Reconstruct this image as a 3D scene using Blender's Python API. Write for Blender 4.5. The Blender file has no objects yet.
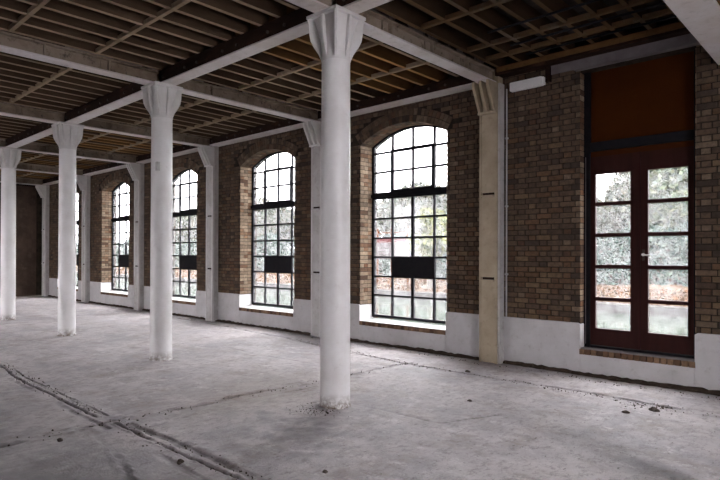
import bpy, math, random
import numpy as np
from mathutils import Matrix, Vector

random.seed(7)
RNG = np.random.default_rng(7)
scene = bpy.context.scene
COL = scene.collection
PI = math.pi

# ------------------------------------------------------------------ camera
F_PX, YAW, PITCH, ROLL, CY = 563.638, math.radians(42.7787), math.radians(0.2378), math.radians(0.156), 251.93
cam_d = bpy.data.cameras.new('camera')
cam = bpy.data.objects.new('camera', cam_d)
COL.objects.link(cam)
fw = Vector((-math.sin(YAW)*math.cos(PITCH), math.cos(YAW)*math.cos(PITCH), math.sin(PITCH)))
r0 = Vector((math.cos(YAW), math.sin(YAW), 0))
u0 = r0.cross(fw)
rr = r0*math.cos(ROLL) + u0*math.sin(ROLL)
uu = -r0*math.sin(ROLL) + u0*math.cos(ROLL)
EYE = Vector((0, 0, 1.6))
m = Matrix((rr, uu, -fw)).transposed().to_4x4()
m.translation = EYE
cam.matrix_world = m
cam_d.sensor_width = 36
cam_d.lens = F_PX/720*36
cam_d.shift_y = (CY-240)/720
cam_d.clip_start = 0.05
cam_d.clip_end = 400
scene.camera = cam

# ------------------------------------------------------------------ sky and exposure
world = bpy.data.worlds.new('overcast_sky')
scene.world = world
world.use_nodes = True
bg = world.node_tree.nodes['Background']
bg.inputs['Color'].default_value = (0.98, 0.955, 1.0, 1)
bg.inputs['Strength'].default_value = 1.0
scene.view_settings.view_transform = 'Standard'
scene.view_settings.look = 'None'
scene.view_settings.gamma = 1
scene.view_settings.use_curve_mapping = False
scene.view_settings.exposure = 4.15
scene.cycles.max_bounces = 14
scene.cycles.diffuse_bounces = 8
scene.cycles.transparent_max_bounces = 24

# ------------------------------------------------------------------ materials
def new_mat(name):
    mt = bpy.data.materials.new(name)
    mt.use_nodes = True
    nt = mt.node_tree
    return mt, nt, nt.nodes['Principled BSDF']

def N(nt, typ, **kw):
    n = nt.nodes.new(typ)
    for k, v in kw.items():
        setattr(n, k, v)
    return n

def mix(nt, fac, a, b, blend='MIX'):
    n = nt.nodes.new('ShaderNodeMix')
    n.data_type = 'RGBA'; n.blend_type = blend
    for sock, val in ((n.inputs[0], fac), (n.inputs[6], a), (n.inputs[7], b)):
        if hasattr(val, 'is_output'):
            nt.links.new(val, sock)
        elif isinstance(val, (int, float)):
            sock.default_value = val
        else:
            sock.default_value = (*val, 1)
    return n.outputs[2]

def noise(nt, scale, detail=4, rough=0.6, coord=None, lo=0.35, hi=0.65, stretch=None):
    tx = N(nt, 'ShaderNodeTexNoise')
    tx.inputs['Scale'].default_value = scale
    tx.inputs['Detail'].default_value = detail
    tx.inputs['Roughness'].default_value = rough
    if coord is None:
        coord = N(nt, 'ShaderNodeNewGeometry').outputs['Position']
    if stretch:
        mp = N(nt, 'ShaderNodeMapping')
        mp.inputs['Scale'].default_value = stretch
        nt.links.new(coord, mp.inputs['Vector']); coord = mp.outputs['Vector']
    nt.links.new(coord, tx.inputs['Vector'])
    mr = N(nt, 'ShaderNodeMapRange')
    mr.inputs['From Min'].default_value = lo; mr.inputs['From Max'].default_value = hi
    nt.links.new(tx.outputs['Fac'], mr.inputs['Value'])
    return mr.outputs['Result']

def bump(nt, bs, h, strength=0.3, dist=0.01):
    b = N(nt, 'ShaderNodeBump')
    b.inputs['Strength'].default_value = strength; b.inputs['Distance'].default_value = dist
    nt.links.new(h, b.inputs['Height']); nt.links.new(b.outputs['Normal'], bs.inputs['Normal'])

def patchy(name, a, b, scale=3, rough=0.7, c=None, cscale=20, cfac=0.5, lo=0.4, hi=0.62, stretch=None, bmp=0.2, clo=0.55, chi=0.7, metal=0, spec=0.3):
    """base colour a with patches of b and specks of c"""
    mt, nt, bs = new_mat(name)
    col = mix(nt, noise(nt, scale, 5, 0.65, lo=lo, hi=hi, stretch=stretch), a, b)
    if c:
        k = noise(nt, cscale, 4, 0.7, lo=clo, hi=chi, stretch=stretch)
        mm = N(nt, 'ShaderNodeMath', operation='MULTIPLY'); mm.inputs[1].default_value = cfac
        nt.links.new(k, mm.inputs[0])
        col = mix(nt, mm.outputs[0], col, c)
    nt.links.new(col, bs.inputs['Base Color'])
    bs.inputs['Roughness'].default_value = rough
    bs.inputs['Metallic'].default_value = metal
    bs.inputs['Specular IOR Level'].default_value = spec
    if bmp:
        bump(nt, bs, noise(nt, scale*9, 4, 0.6, lo=0.2, hi=0.8, stretch=stretch), bmp, 0.006)
    return mt

def attr_mat(name, attr, rough=0.9, nscale=30, namt=0.35, dark=(0.02, 0.018, 0.016), bmp=0.4, spec=0.2):
    mt, nt, bs = new_mat(name)
    at = N(nt, 'ShaderNodeAttribute'); at.attribute_name = attr
    k = noise(nt, nscale, 5, 0.7, lo=0.4, hi=0.75)
    mm = N(nt, 'ShaderNodeMath', operation='MULTIPLY'); mm.inputs[1].default_value = namt
    nt.links.new(k, mm.inputs[0])
    nt.links.new(mix(nt, mm.outputs[0], at.outputs['Color'], dark), bs.inputs['Base Color'])
    bs.inputs['Roughness'].default_value = rough
    bs.inputs['Specular IOR Level'].default_value = spec
    bump(nt, bs, noise(nt, nscale*3, 4, 0.6, lo=0.2, hi=0.8), bmp, 0.004)
    return mt

M = {}
M['brick'] = attr_mat('stock_brick', 'tint', nscale=14, namt=0.6)
M['mortar'] = patchy('sooty_mortar', (0.042, 0.033, 0.026), (0.024, 0.019, 0.016), 6, 0.95, bmp=0.4, spec=0.05)
M['dado'] = patchy('white_limewash', (0.54, 0.52, 0.525), (0.46, 0.44, 0.44), 1.6, 0.85, c=(0.280, 0.248, 0.224), cscale=9, cfac=0.35, bmp=0.15)
M['white_iron'] = patchy('white_painted_iron', (0.630, 0.612, 0.603), (0.558, 0.531, 0.522), 2.5, 0.42, c=(0.378, 0.342, 0.315), cscale=14, cfac=0.35, clo=0.6, chi=0.75, bmp=0.06)
M['grey_iron'] = patchy('dusty_white_iron', (0.476, 0.459, 0.451), (0.399, 0.374, 0.357), 3, 0.55, c=(0.255, 0.212, 0.187), cscale=12, cfac=0.4, bmp=0.1)
M['cream_iron'] = patchy('yellowed_cream_iron', (0.42, 0.345, 0.25), (0.34, 0.275, 0.195), 2.5, 0.7, c=(0.2, 0.15, 0.1), cscale=12, cfac=0.4, bmp=0.1)
M['beam_paint'] = patchy('dirty_beam_paint', (0.284, 0.230, 0.182), (0.176, 0.132, 0.097), 1.8, 0.8, c=(0.047, 0.034, 0.027), cscale=9, cfac=0.75, bmp=0.12, spec=0.08)
M['flange_white'] = patchy('white_flange_paint', (0.606, 0.569, 0.569), (0.514, 0.459, 0.422), 1.3, 0.5, c=(0.229, 0.184, 0.147), cscale=10, cfac=0.35, bmp=0.05)
M['girder_dark'] = patchy('dark_oiled_timber', (0.030, 0.016, 0.012), (0.018, 0.010, 0.008), 4, 0.85, c=(0.085, 0.035, 0.02), cscale=9, cfac=0.5, stretch=(0.3, 1, 1), spec=0.08)
M['bolt'] = patchy('worn_bolt', (0.07, 0.05, 0.04), (0.04, 0.03, 0.024), 20, 0.7, metal=0.2)
M['joist'] = patchy('aged_joist', (0.085, 0.056, 0.036), (0.055, 0.036, 0.024), 2.5, 0.9, c=(0.12, 0.085, 0.06), cscale=8, cfac=0.5, stretch=(1, 0.15, 1), spec=0.05)
M['joist_orange'] = patchy('orange_joist', (0.135, 0.072, 0.030), (0.095, 0.052, 0.024), 2.5, 0.9, c=(0.06, 0.038, 0.02), cscale=8, cfac=0.5, stretch=(1, 0.15, 1), spec=0.05)
M['joist_washed'] = patchy('whitewashed_joist', (0.26, 0.22, 0.21), (0.06, 0.042, 0.035), 2.2, 0.9, stretch=(1, 1.2, 1), lo=0.47, hi=0.53, spec=0.05)
M['joist_edge'] = patchy('lit_joist_edge', (0.312, 0.234, 0.162), (0.228, 0.162, 0.108), 2.0, 0.9, c=(0.384, 0.324, 0.264), cscale=7, cfac=0.5, stretch=(1, 0.2, 1), spec=0.05)  # light on the joist undersides put into a paler colour, battens too
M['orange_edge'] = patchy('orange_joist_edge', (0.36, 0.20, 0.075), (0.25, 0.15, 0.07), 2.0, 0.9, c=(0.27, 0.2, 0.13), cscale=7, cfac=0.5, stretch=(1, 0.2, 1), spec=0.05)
M['joist_dark'] = patchy('dark_joist', (0.05, 0.03, 0.018), (0.03, 0.02, 0.013), 2.5, 0.9, stretch=(1, 0.15, 1), spec=0.05)
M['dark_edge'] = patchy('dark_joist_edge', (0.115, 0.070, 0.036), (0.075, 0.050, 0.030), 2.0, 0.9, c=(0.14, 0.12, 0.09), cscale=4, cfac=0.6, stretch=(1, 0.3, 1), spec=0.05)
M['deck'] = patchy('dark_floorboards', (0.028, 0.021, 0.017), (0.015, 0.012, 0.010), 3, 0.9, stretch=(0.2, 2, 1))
M['black_steel'] = patchy('black_glazing_steel', (0.008, 0.008, 0.011), (0.012, 0.011, 0.013), 10, 0.7, bmp=0.05, spec=0.1)
M['door_brown'] = patchy('brown_door_paint', (0.032, 0.009, 0.008), (0.024, 0.007, 0.006), 4, 0.6, bmp=0.08, stretch=(3, 1, 0.4), spec=0.12)
M['fanlight'] = patchy('orange_brown_board', (0.050, 0.0135, 0.0022), (0.042, 0.011, 0.002), 2, 0.8, c=(0.07, 0.028, 0.009), cscale=5, cfac=0.2, clo=0.66, chi=0.72, bmp=0.05, spec=0.05)
M['chrome'] = patchy('worn_chrome', (0.75, 0.74, 0.72), (0.65, 0.64, 0.62), 10, 0.35, bmp=0, spec=0.6)
M['fixture'] = patchy('white_enamel', (0.72, 0.70, 0.72), (0.66, 0.64, 0.66), 6, 0.5, bmp=0)
M['lintel'] = patchy('grey_lintel_paint', (0.17, 0.15, 0.155), (0.13, 0.11, 0.115), 3, 0.7, bmp=0.05, spec=0.1)
M['sill_top'] = patchy('white_sill_paint', (0.72, 0.72, 0.73), (0.6, 0.59, 0.58), 5, 0.7, c=(0.4, 0.36, 0.32), cscale=20, cfac=0.4)
M['endwall'] = patchy('brown_boarding', (0.085, 0.058, 0.045), (0.055, 0.038, 0.030), 2, 0.9, c=(0.13, 0.1, 0.08), cscale=3, cfac=0.4, spec=0.05)
M['plaster'] = patchy('old_plaster', (0.440, 0.424, 0.416), (0.368, 0.352, 0.344), 1.5, 0.9)
M['soil'] = patchy('dark_dirt', (0.065, 0.045, 0.034), (0.040, 0.028, 0.022), 9, 0.95, c=(0.14, 0.11, 0.09), cscale=25, cfac=0.6, bmp=0.8, spec=0.05)
M['rubble'] = patchy('dark_rubble', (0.085, 0.068, 0.058), (0.13, 0.11, 0.095), 25, 0.95, bmp=0.5, spec=0)
M['pale_rubble'] = patchy('pale_rubble', (0.30, 0.26, 0.23), (0.20, 0.17, 0.15), 25, 0.95, bmp=0.5)
M['bank'] = patchy('leaf_litter_ground', (0.055, 0.034, 0.022), (0.07, 0.052, 0.038), 1.2, 1, c=(0.03, 0.022, 0.014), cscale=4, cfac=0.6, spec=0)
M['coping'] = patchy('weathered_stone', (0.050, 0.047, 0.046), (0.036, 0.034, 0.034), 1.5, 0.95, spec=0)
M['bark'] = patchy('grey_bark', (0.07, 0.06, 0.05), (0.05, 0.042, 0.035), 6, 0.95)
M['post'] = patchy('orange_post', (0.060, 0.020, 0.006), (0.05, 0.016, 0.005), 6, 0.9, bmp=0, spec=0)
M['sign_white'] = patchy('sign_white', (0.050, 0.043, 0.043), (0.046, 0.040, 0.040), 4, 0.9, bmp=0, spec=0)
M['sign_red'] = patchy('sign_red', (0.045, 0.010, 0.010), (0.04, 0.009, 0.009), 4, 0.9, bmp=0, spec=0)
M['sign_grey'] = patchy('sign_grey', (0.016, 0.014, 0.014), (0.014, 0.012, 0.012), 4, 0.9, bmp=0, spec=0)
M['leaf'] = attr_mat('leaves', 'tint', rough=0.8, nscale=2, namt=0.1, bmp=0, spec=0.05)

def column_mat():
    mt, nt, bs = new_mat('column_paint')
    g = N(nt, 'ShaderNodeNewGeometry'); sp = N(nt, 'ShaderNodeSeparateXYZ'); nt.links.new(g.outputs['Position'], sp.inputs[0])
    c = mix(nt, noise(nt, 2.2, 5, 0.65, lo=0.4, hi=0.65), (0.74, 0.72, 0.72), (0.65, 0.62, 0.61))
    k = N(nt, 'ShaderNodeMath', operation='MULTIPLY'); k.inputs[1].default_value = 0.3
    nt.links.new(noise(nt, 12, 5, 0.7, lo=0.6, hi=0.75), k.inputs[0])
    c = mix(nt, k.outputs[0], c, (0.4, 0.35, 0.32))
    mr = N(nt, 'ShaderNodeMapRange'); mr.inputs['From Min'].default_value = 0.16; mr.inputs['From Max'].default_value = 0.0
    nt.links.new(sp.outputs['Z'], mr.inputs['Value'])
    k3 = N(nt, 'ShaderNodeMath', operation='MULTIPLY')
    nt.links.new(mr.outputs[0], k3.inputs[0]); nt.links.new(noise(nt, 16, 5, 0.7, lo=0.38, hi=0.55), k3.inputs[1])
    c = mix(nt, k3.outputs[0], c, (0.13, 0.085, 0.055))       # rust and splashed dirt at the foot
    nt.links.new(c, bs.inputs['Base Color'])
    bs.inputs['Roughness'].default_value = 0.4
    bump(nt, bs, noise(nt, 20, 4, 0.6, lo=0.2, hi=0.8), 0.06, 0.006)
    return mt
M['column'] = column_mat()

def glass_mat():
    mt, nt, bs = new_mat('dusty_glass')
    out = nt.nodes['Material Output']
    nt.nodes.remove(bs)
    tr = N(nt, 'ShaderNodeBsdfTransparent'); tr.inputs['Color'].default_value = (0.97, 0.985, 0.98, 1)
    gl = N(nt, 'ShaderNodeBsdfGlossy'); gl.inputs['Roughness'].default_value = 0.05
    df = N(nt, 'ShaderNodeBsdfTranslucent'); df.inputs['Color'].default_value = (0.8, 0.8, 0.8, 1)
    m1 = N(nt, 'ShaderNodeMixShader'); m2 = N(nt, 'ShaderNodeMixShader')
    k = noise(nt, 9, 5, 0.7, lo=0.3, hi=0.8)
    mm = N(nt, 'ShaderNodeMath', operation='MULTIPLY'); mm.inputs[1].default_value = 0.105
    nt.links.new(k, mm.inputs[0])
    nt.links.new(mm.outputs[0], m1.inputs[0])
    nt.links.new(tr.outputs[0], m1.inputs[1]); nt.links.new(df.outputs[0], m1.inputs[2])
    m2.inputs[0].default_value = 0.02
    nt.links.new(m1.outputs[0], m2.inputs[1]); nt.links.new(gl.outputs[0], m2.inputs[2])
    nt.links.new(m2.outputs[0], out.inputs['Surface'])
    return mt
M['glass'] = glass_mat()

def water_mat():
    mt, nt, bs = new_mat('canal_water')
    bs.inputs['Base Color'].default_value = (0.04, 0.05, 0.04, 1)
    bs.inputs['Roughness'].default_value = 0.08
    bs.inputs['Specular IOR Level'].default_value = 0.5
    bump(nt, bs, noise(nt, 1.2, 3, 0.5, lo=0.2, hi=0.8, stretch=(0.6, 1.6, 1)), 0.12, 0.05)
    return mt
M['water'] = water_mat()

def floor_mat():
    mt, nt, bs = new_mat('worn_concrete')
    at = N(nt, 'ShaderNodeAttribute'); at.attribute_name = 'dirt'
    sep = N(nt, 'ShaderNodeSeparateColor')
    nt.links.new(at.outputs['Color'], sep.inputs[0])
    c = mix(nt, noise(nt, 0.9, 7, 0.68, lo=0.38, hi=0.62), (0.40, 0.368, 0.385), (0.60, 0.548, 0.545))
    c = mix(nt, noise(nt, 2.3, 8, 0.72, lo=0.5, hi=0.66), c, (0.37, 0.315, 0.295))
    c = mix(nt, noise(nt, 3.6, 9, 0.8, lo=0.53, hi=0.64, stretch=(1, 1.3, 1)), c, (0.64, 0.60, 0.60))
    k = N(nt, 'ShaderNodeMath', operation='MULTIPLY'); k.inputs[1].default_value = 0.8
    nt.links.new(noise(nt, 8, 9, 0.82, lo=0.50, hi=0.62, stretch=(1.5, 0.8, 1)), k.inputs[0])
    c = mix(nt, k.outputs[0], c, (0.275, 0.24, 0.24))
    k2 = N(nt, 'ShaderNodeMath', operation='MULTIPLY'); k2.inputs[1].default_value = 0.75
    nt.links.new(noise(nt, 22, 5, 0.7, lo=0.60, hi=0.68, stretch=(1.4, 0.6, 1)), k2.inputs[0])
    c = mix(nt, k2.outputs[0], c, (0.10, 0.083, 0.078))
    c = mix(nt, sep.outputs[1], c, (0.26, 0.19, 0.13))      # brown spill
    c = mix(nt, sep.outputs[2], c, (0.235, 0.22, 0.225))      # bare grey screed
    c = mix(nt, sep.outputs[0], c, (0.045, 0.036, 0.032))     # soil in the cuts
    nt.links.new(c, bs.inputs['Base Color'])
    bs.inputs['Roughness'].default_value = 0.72
    bs.inputs['Specular IOR Level'].default_value = 0.35
    h = mix(nt, 0.5, noise(nt, 5, 7, 0.7, lo=0.2, hi=0.8), noise(nt, 45, 5, 0.7, lo=0.2, hi=0.8))
    bump(nt, bs, h, 0.55, 0.012)
    return mt
M['floor'] = floor_mat()

# ------------------------------------------------------------------ mesh helpers
BOXF = [(0, 3, 2, 1), (4, 5, 6, 7), (0, 1, 5, 4), (1, 2, 6, 5), (2, 3, 7, 6), (3, 0, 4, 7)]

class MB:
    """collects shapes in world (or thing) coordinates; build() links them as one mesh object"""
    def __init__(s):
        s.v = []; s.f = []; s.t = []
    def add(s, vs, fs, tint=None):
        b = len(s.v)
        s.v += [tuple(p) for p in vs]
        s.f += [tuple(i+b for i in f) for f in fs]
        if tint is not None:
            s.t += [tint]*len(vs)
        return s
    def box(s, x0, x1, y0, y1, z0, z1, tint=None, jit=0):
        vs = [(x0, y0, z0), (x1, y0, z0), (x1, y1, z0), (x0, y1, z0), (x0, y0, z1), (x1, y0, z1), (x1, y1, z1), (x0, y1, z1)]
        if jit:
            vs = [tuple(c+random.uniform(-jit, jit) for c in p) for p in vs]
        return s.add(vs, BOXF, tint)
    def prism_y(s, poly, y0, y1, tint=None):
        """poly of (x, z), extruded along y"""
        n = len(poly)
        vs = [(x, y0, z) for x, z in poly] + [(x, y1, z) for x, z in poly]
        fs = [tuple(range(n)), tuple(range(2*n-1, n-1, -1))]
        fs += [(i, i+n, (i+1) % n+n, (i+1) % n) for i in range(n)]
        return s.add(vs, fs, tint)
    def prism_x(s, poly, x0, x1, tint=None):
        """poly of (y, z), extruded along x"""
        n = len(poly)
        vs = [(x0, y, z) for y, z in poly] + [(x1, y, z) for y, z in poly]
        fs = [tuple(range(n)), tuple(range(2*n-1, n-1, -1))]
        fs += [(i, i+n, (i+1) % n+n, (i+1) % n) for i in range(n)]
        return s.add(vs, fs, tint)
    def plate(s, poly, origin, ax, up, nrm, th):
        """flat outline (a, b) in the plane ax/up, thickness th along nrm"""
        n = len(poly); vs = []
        for sgn in (-0.5, 0.5):
            for a, b in poly:
                vs.append(tuple(origin[i]+ax[i]*a+up[i]*b+nrm[i]*th*sgn for i in range(3)))
        fs = [tuple(range(n)), tuple(range(2*n-1, n-1, -1))]
        fs += [(i, i+n, (i+1) % n+n, (i+1) % n) for i in range(n)]
        return s.add(vs, fs)
    def rings(s, rings, caps=True):
        n = len(rings[0]); vs = [p for r in rings for p in r]; fs = []
        for k in range(len(rings)-1):
            for i in range(n):
                j = (i+1) % n
                fs.append((k*n+i, k*n+j, (k+1)*n+j, (k+1)*n+i))
        if caps:
            fs.append(tuple(range(n-1, -1, -1))); b = (len(rings)-1)*n
            fs.append(tuple(range(b, b+n)))
        return s.add(vs, fs)
    def lathe(s, prof, cx=0, cy=0, n=40, wob=None):
        rs = []
        for r, z in prof:
            rs.append([(cx+r*math.cos(2*PI*i/n), cy+r*math.sin(2*PI*i/n), z) for i in range(n)])
        return s.rings(rs)
    def tube(s, p, q, r, n=10):
        p, q = Vector(p), Vector(q); d = (q-p).normalized()
        a = d.orthogonal().normalized(); b = d.cross(a)
        return s.rings([[tuple(c+a*r*math.cos(2*PI*i/n)+b*r*math.sin(2*PI*i/n)) for i in range(n)] for c in (p, q)])
    def mesh(s, name, off=(0, 0, 0), smooth=False):
        me = bpy.data.meshes.new(name)
        me.from_pydata([(x-off[0], y-off[1], z-off[2]) for x, y, z in s.v], [], s.f)
        if s.t:
            at = me.color_attributes.new('tint', 'FLOAT_COLOR', 'POINT')
            at.data.foreach_set('color', [c for t in s.t for c in (*t, 1.0)])
        import bmesh
        bm = bmesh.new(); bm.from_mesh(me)
        bmesh.ops.recalc_face_normals(bm, faces=bm.faces)
        bm.to_mesh(me); bm.free()
        if smooth:
            me.shade_smooth()
            me.set_sharp_from_angle(angle=math.radians(40))
        return me
    def build(s, name, mat, parent=None, smooth=False, bevel=0):
        off = wloc(parent)
        return link(name, s.mesh(name, off, smooth), mat, parent, bevel)

def wloc(o):
    v = Vector((0, 0, 0))
    while o is not None:
        v = v + o.location; o = o.parent
    return v

def link(name, me, mat, parent=None, bevel=0):
    if mat is not None and not me.materials:
        me.materials.append(M[mat])
    o = bpy.data.objects.new(name, me); COL.objects.link(o)
    o.parent = parent
    if bevel:
        b = o.modifiers.new('bevel', 'BEVEL'); b.width = bevel; b.segments = 2; b.limit_method = 'ANGLE'
    return o

def empty(name, loc=(0, 0, 0)):
    o = bpy.data.objects.new(name, None); COL.objects.link(o); o.location = loc
    o.empty_display_size = 0.1
    return o

def tag(o, label=None, cat=None, group=None, kind=None):
    if label: o['label'] = label
    if cat: o['category'] = cat
    if group: o['group'] = group
    if kind: o['kind'] = kind
    return o

def copy_tree(o, parent=None):
    c = o.copy(); COL.objects.link(c); c.parent = parent
    for ch in o.children:
        copy_tree(ch, c)
    return c

# ------------------------------------------------------------------ dimensions (metres)
BAY = 3.73
X0, YC = -4.25, 4.21            # first column
YW = 7.57                       # inner face of the window wall
YG = 7.925                      # glazing plane
XL, XR, YB = -23.35, 3.2, -5.0  # end walls, opposite wall
ZB, ZJ, ZD = 4.12, 4.32, 4.53   # beam soffit, joist underside, deck
DADO = 0.685
SILL = 0.391
HW, SPRING, CROWN = 0.95, 3.592, 3.866
RAD = (HW*HW+(CROWN-SPRING)**2)/(2*(CROWN-SPRING))
WIN_X = [-6.061-BAY*i for i in range(5)]
DX0, DX1, DZ0, DZ1 = -2.977, -1.605, 0.35, 4.07   # glazed door opening

def arch_z(dx, r=RAD):
    return CROWN-RAD+math.sqrt(max(r*r-dx*dx, 0))

# ------------------------------------------------------------------ the window wall
wall = empty('wall_back', (-10, YW, 0)); tag(wall, 'long brown stock brick wall with arched windows and white dado', None, None, 'structure')
mb = MB()
edges = [XL-0.4] + [(WIN_X[i]+WIN_X[i+1])/2 for i in (3, 2, 1, 0)] + [-4.267, XR+0.4]
core0, core1 = YW+0.012, YG+0.12
for i in range(5):
    xc = WIN_X[4-i]; a, b = edges[i], edges[i+1]
    poly = [(a, 0), (a, 4.7), (b, 4.7), (b, 0), (xc+HW, 0), (xc+HW, SPRING)]
    poly += [(xc+HW*k/12, arch_z(HW*k/12)) for k in range(11, -12, -1)]
    poly += [(xc-HW, SPRING), (xc-HW, 0)]
    mb.prism_y(poly, core0, core1)
    mb.box(xc-HW, xc+HW, YW+0.10, core1, -0.5, SILL-0.075)
a, b = edges[5], edges[6]
mb.prism_y([(a, 0), (a, 4.7), (b, 4.7), (b, 0), (DX1, 0), (DX1, DZ1), (DX0, DZ1), (DX0, 0)], core0, core1)
mb.box(DX0, DX1, YW+0.10, core1, -0.5, DZ0-0.075)
mb.build('masonry', 'mortar', wall)

# bricks ------------------------------------------------------------
def brick_tint(orange=0, red=0):
    r = random.random()
    if r < 0.30: c = (0.136, 0.092, 0.063)
    elif r < 0.55: c = (0.110, 0.072, 0.050)
    elif r < 0.78: c = (0.172, 0.126, 0.088)
    elif r < 0.90: c = (0.070, 0.050, 0.038)
    else: c = (0.130, 0.072, 0.046)
    k = random.uniform(0.75, 1.1)
    if red: c = (0.135, 0.078, 0.046) if r < 0.55 else (0.165, 0.112, 0.068)
    if orange == 1: c = (c[0]*1.15+0.015, c[1]*1.0+0.004, c[2]*0.9)
    if orange == 2: c = (c[0]*0.9+0.13, c[1]*0.9+0.10, c[2]*0.9+0.07)      # jamb limewash, with light on the reveals put into the tint
    return tuple(v*k for v in c)

BL, BH, BG = 0.215, 0.065, 0.010
VAR = {'s': [], 'h': []}
def brick_shape(L, D, tint):
    """12 to 40 triangles: a worn block with chamfered front arris"""
    h = BH/2; c = 0.006
    j = lambda: random.uniform(-0.003, 0.003)
    fr = [(-L/2+c+j(), -0.002+j(), -h+c+j()), (L/2-c+j(), -0.002+j(), -h+c+j()), (L/2-c+j(), -0.002+j(), h-c+j()), (-L/2+c+j(), -0.002+j(), h-c+j())]
    md = [(-L/2, 0.006, -h), (L/2, 0.006, -h), (L/2, 0.006, h), (-L/2, 0.006, h)]
    bk = [(-L/2, D, -h), (L/2, D, -h), (L/2, D, h), (-L/2, D, h)]
    vs = fr+md+bk
    fs = [(3, 2, 1, 0)]
    for r in (0, 4):
        for i in range(4):
            k = (i+1) % 4
            fs.append((r+i, r+k, r+4+k, r+4+i))
    return vs, fs, tint
for i in range(20):
    VAR['s'].append(brick_shape(BL-0.004, 0.03, brick_tint(0, i > 13)))
    VAR['h'].append(brick_shape(0.0985, 0.03, brick_tint(0, i > 13)))
VMESH = {}
def var_mesh(kind, i):
    if (kind, i) not in VMESH:
        q = MB(); q.add(*VAR[kind][i]); VMESH[(kind, i)] = q.mesh('brick')
    return VMESH[(kind, i)]

def pick(x, z):
    red = 0.85 if (abs(x+3.55) < 0.35 and 1.0 < z < 1.42) else (0.35 if z < 1.4 else 0.12)
    return random.randrange(14, 20) if random.random() < red else random.randrange(14)

def project(x, y, z):
    d = Vector((x, y, z))-EYE; w = d.dot(fw)
    if w < 0.2: return None
    return 360+F_PX*d.dot(rr)/w, CY-F_PX*d.dot(uu)/w, w

whole, cut = [], []       # whole bricks (kind, x, z); cut pieces (x0, x1, z)
def field(xa, xb, za, zb, skip=None):
    n = int((zb-za)/(BH+BG)); z = za
    row = int(round(za/(BH+BG)))
    while z+BH <= zb+0.02:
        row += 1
        x = xa-(0.0 if row % 2 else 0.1687)-random.uniform(0, 0.01)
        k = 0
        while x < xb:
            L = BL if k % 2 == 0 else 0.1025
            kind = 's' if k % 2 == 0 else 'h'
            a_, b_ = x, x+L
            x += L+BG; k += 1
            a2, b2 = max(a_, xa), min(b_, xb)
            if b2-a2 < 0.02: continue
            if skip and skip(a2, b2, z): continue
            if a2 == a_ and b2 == b_: whole.append((kind, (a_+b_)/2, z+BH/2))
            else: cut.append((a2, b2, z+BH/2))
        z += BH+BG
ZTOP = 4.31
for i, xc in enumerate(WIN_X):
    lo, hi = (edges[4-i], edges[5-i])
    lo = max(lo, XL)
    zs = DADO+math.ceil((SPRING-DADO)/(BH+BG)-1e-6)*(BH+BG)
    field(lo, xc-HW, DADO, zs-0.02)
    field(xc+HW, hi, DADO, zs-0.02)
    def sk(a_, b_, z, xc=xc):
        for x_ in (a_, b_, (a_+b_)/2):
            for zz in (z, z+BH):
                if math.hypot(x_-xc, zz-(CROWN-RAD)) < RAD+0.19 and abs(x_-xc) < HW+0.10: return True
        return False
    zs = DADO+math.ceil((SPRING-DADO)/(BH+BG)-1e-6)*(BH+BG)
    field(lo, hi, zs, ZTOP, sk)
field(-4.267, DX0, DADO, ZTOP)
field(DX1, XR, DADO, ZTOP)
field(DX0, DX1, DZ1+0.14, ZTOP)

def size_seen(b):
    p = project(b[1], YW, b[2])
    if p is None or not (0 < p[0] < 720 and 0 < p[1] < 480): return 0
    if abs(b[1]+4.267) < 0.17: return 0
    return (1 if b[0] == 's' else 0.5)/p[2]**2
whole.sort(key=size_seen, reverse=True)
for kind, x, z in whole[:296]:
    o = link('brick', var_mesh(kind, pick(x, z)), 'brick', wall)
    o.location = Vector((x, YW+random.uniform(-0.003, 0.002), z))-wall.location
mb = MB()
for kind, x, z in whole[296:]:
    vs, fs, t = VAR[kind][pick(x, z)]
    dy = YW+random.uniform(-0.003, 0.002)
    mb.add([(p[0]+x, p[1]+dy, p[2]+z) for p in vs], fs, t)
for a_, b_, z in cut:
    vs, fs, t = brick_shape(b_-a_, 0.03, brick_tint())
    mb.add([(p[0]+(a_+b_)/2, p[1]+YW, p[2]+z) for p in vs], fs, t)
tag(mb.build('brickwork', 'brick', wall), None, None, None, 'stuff')

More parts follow.
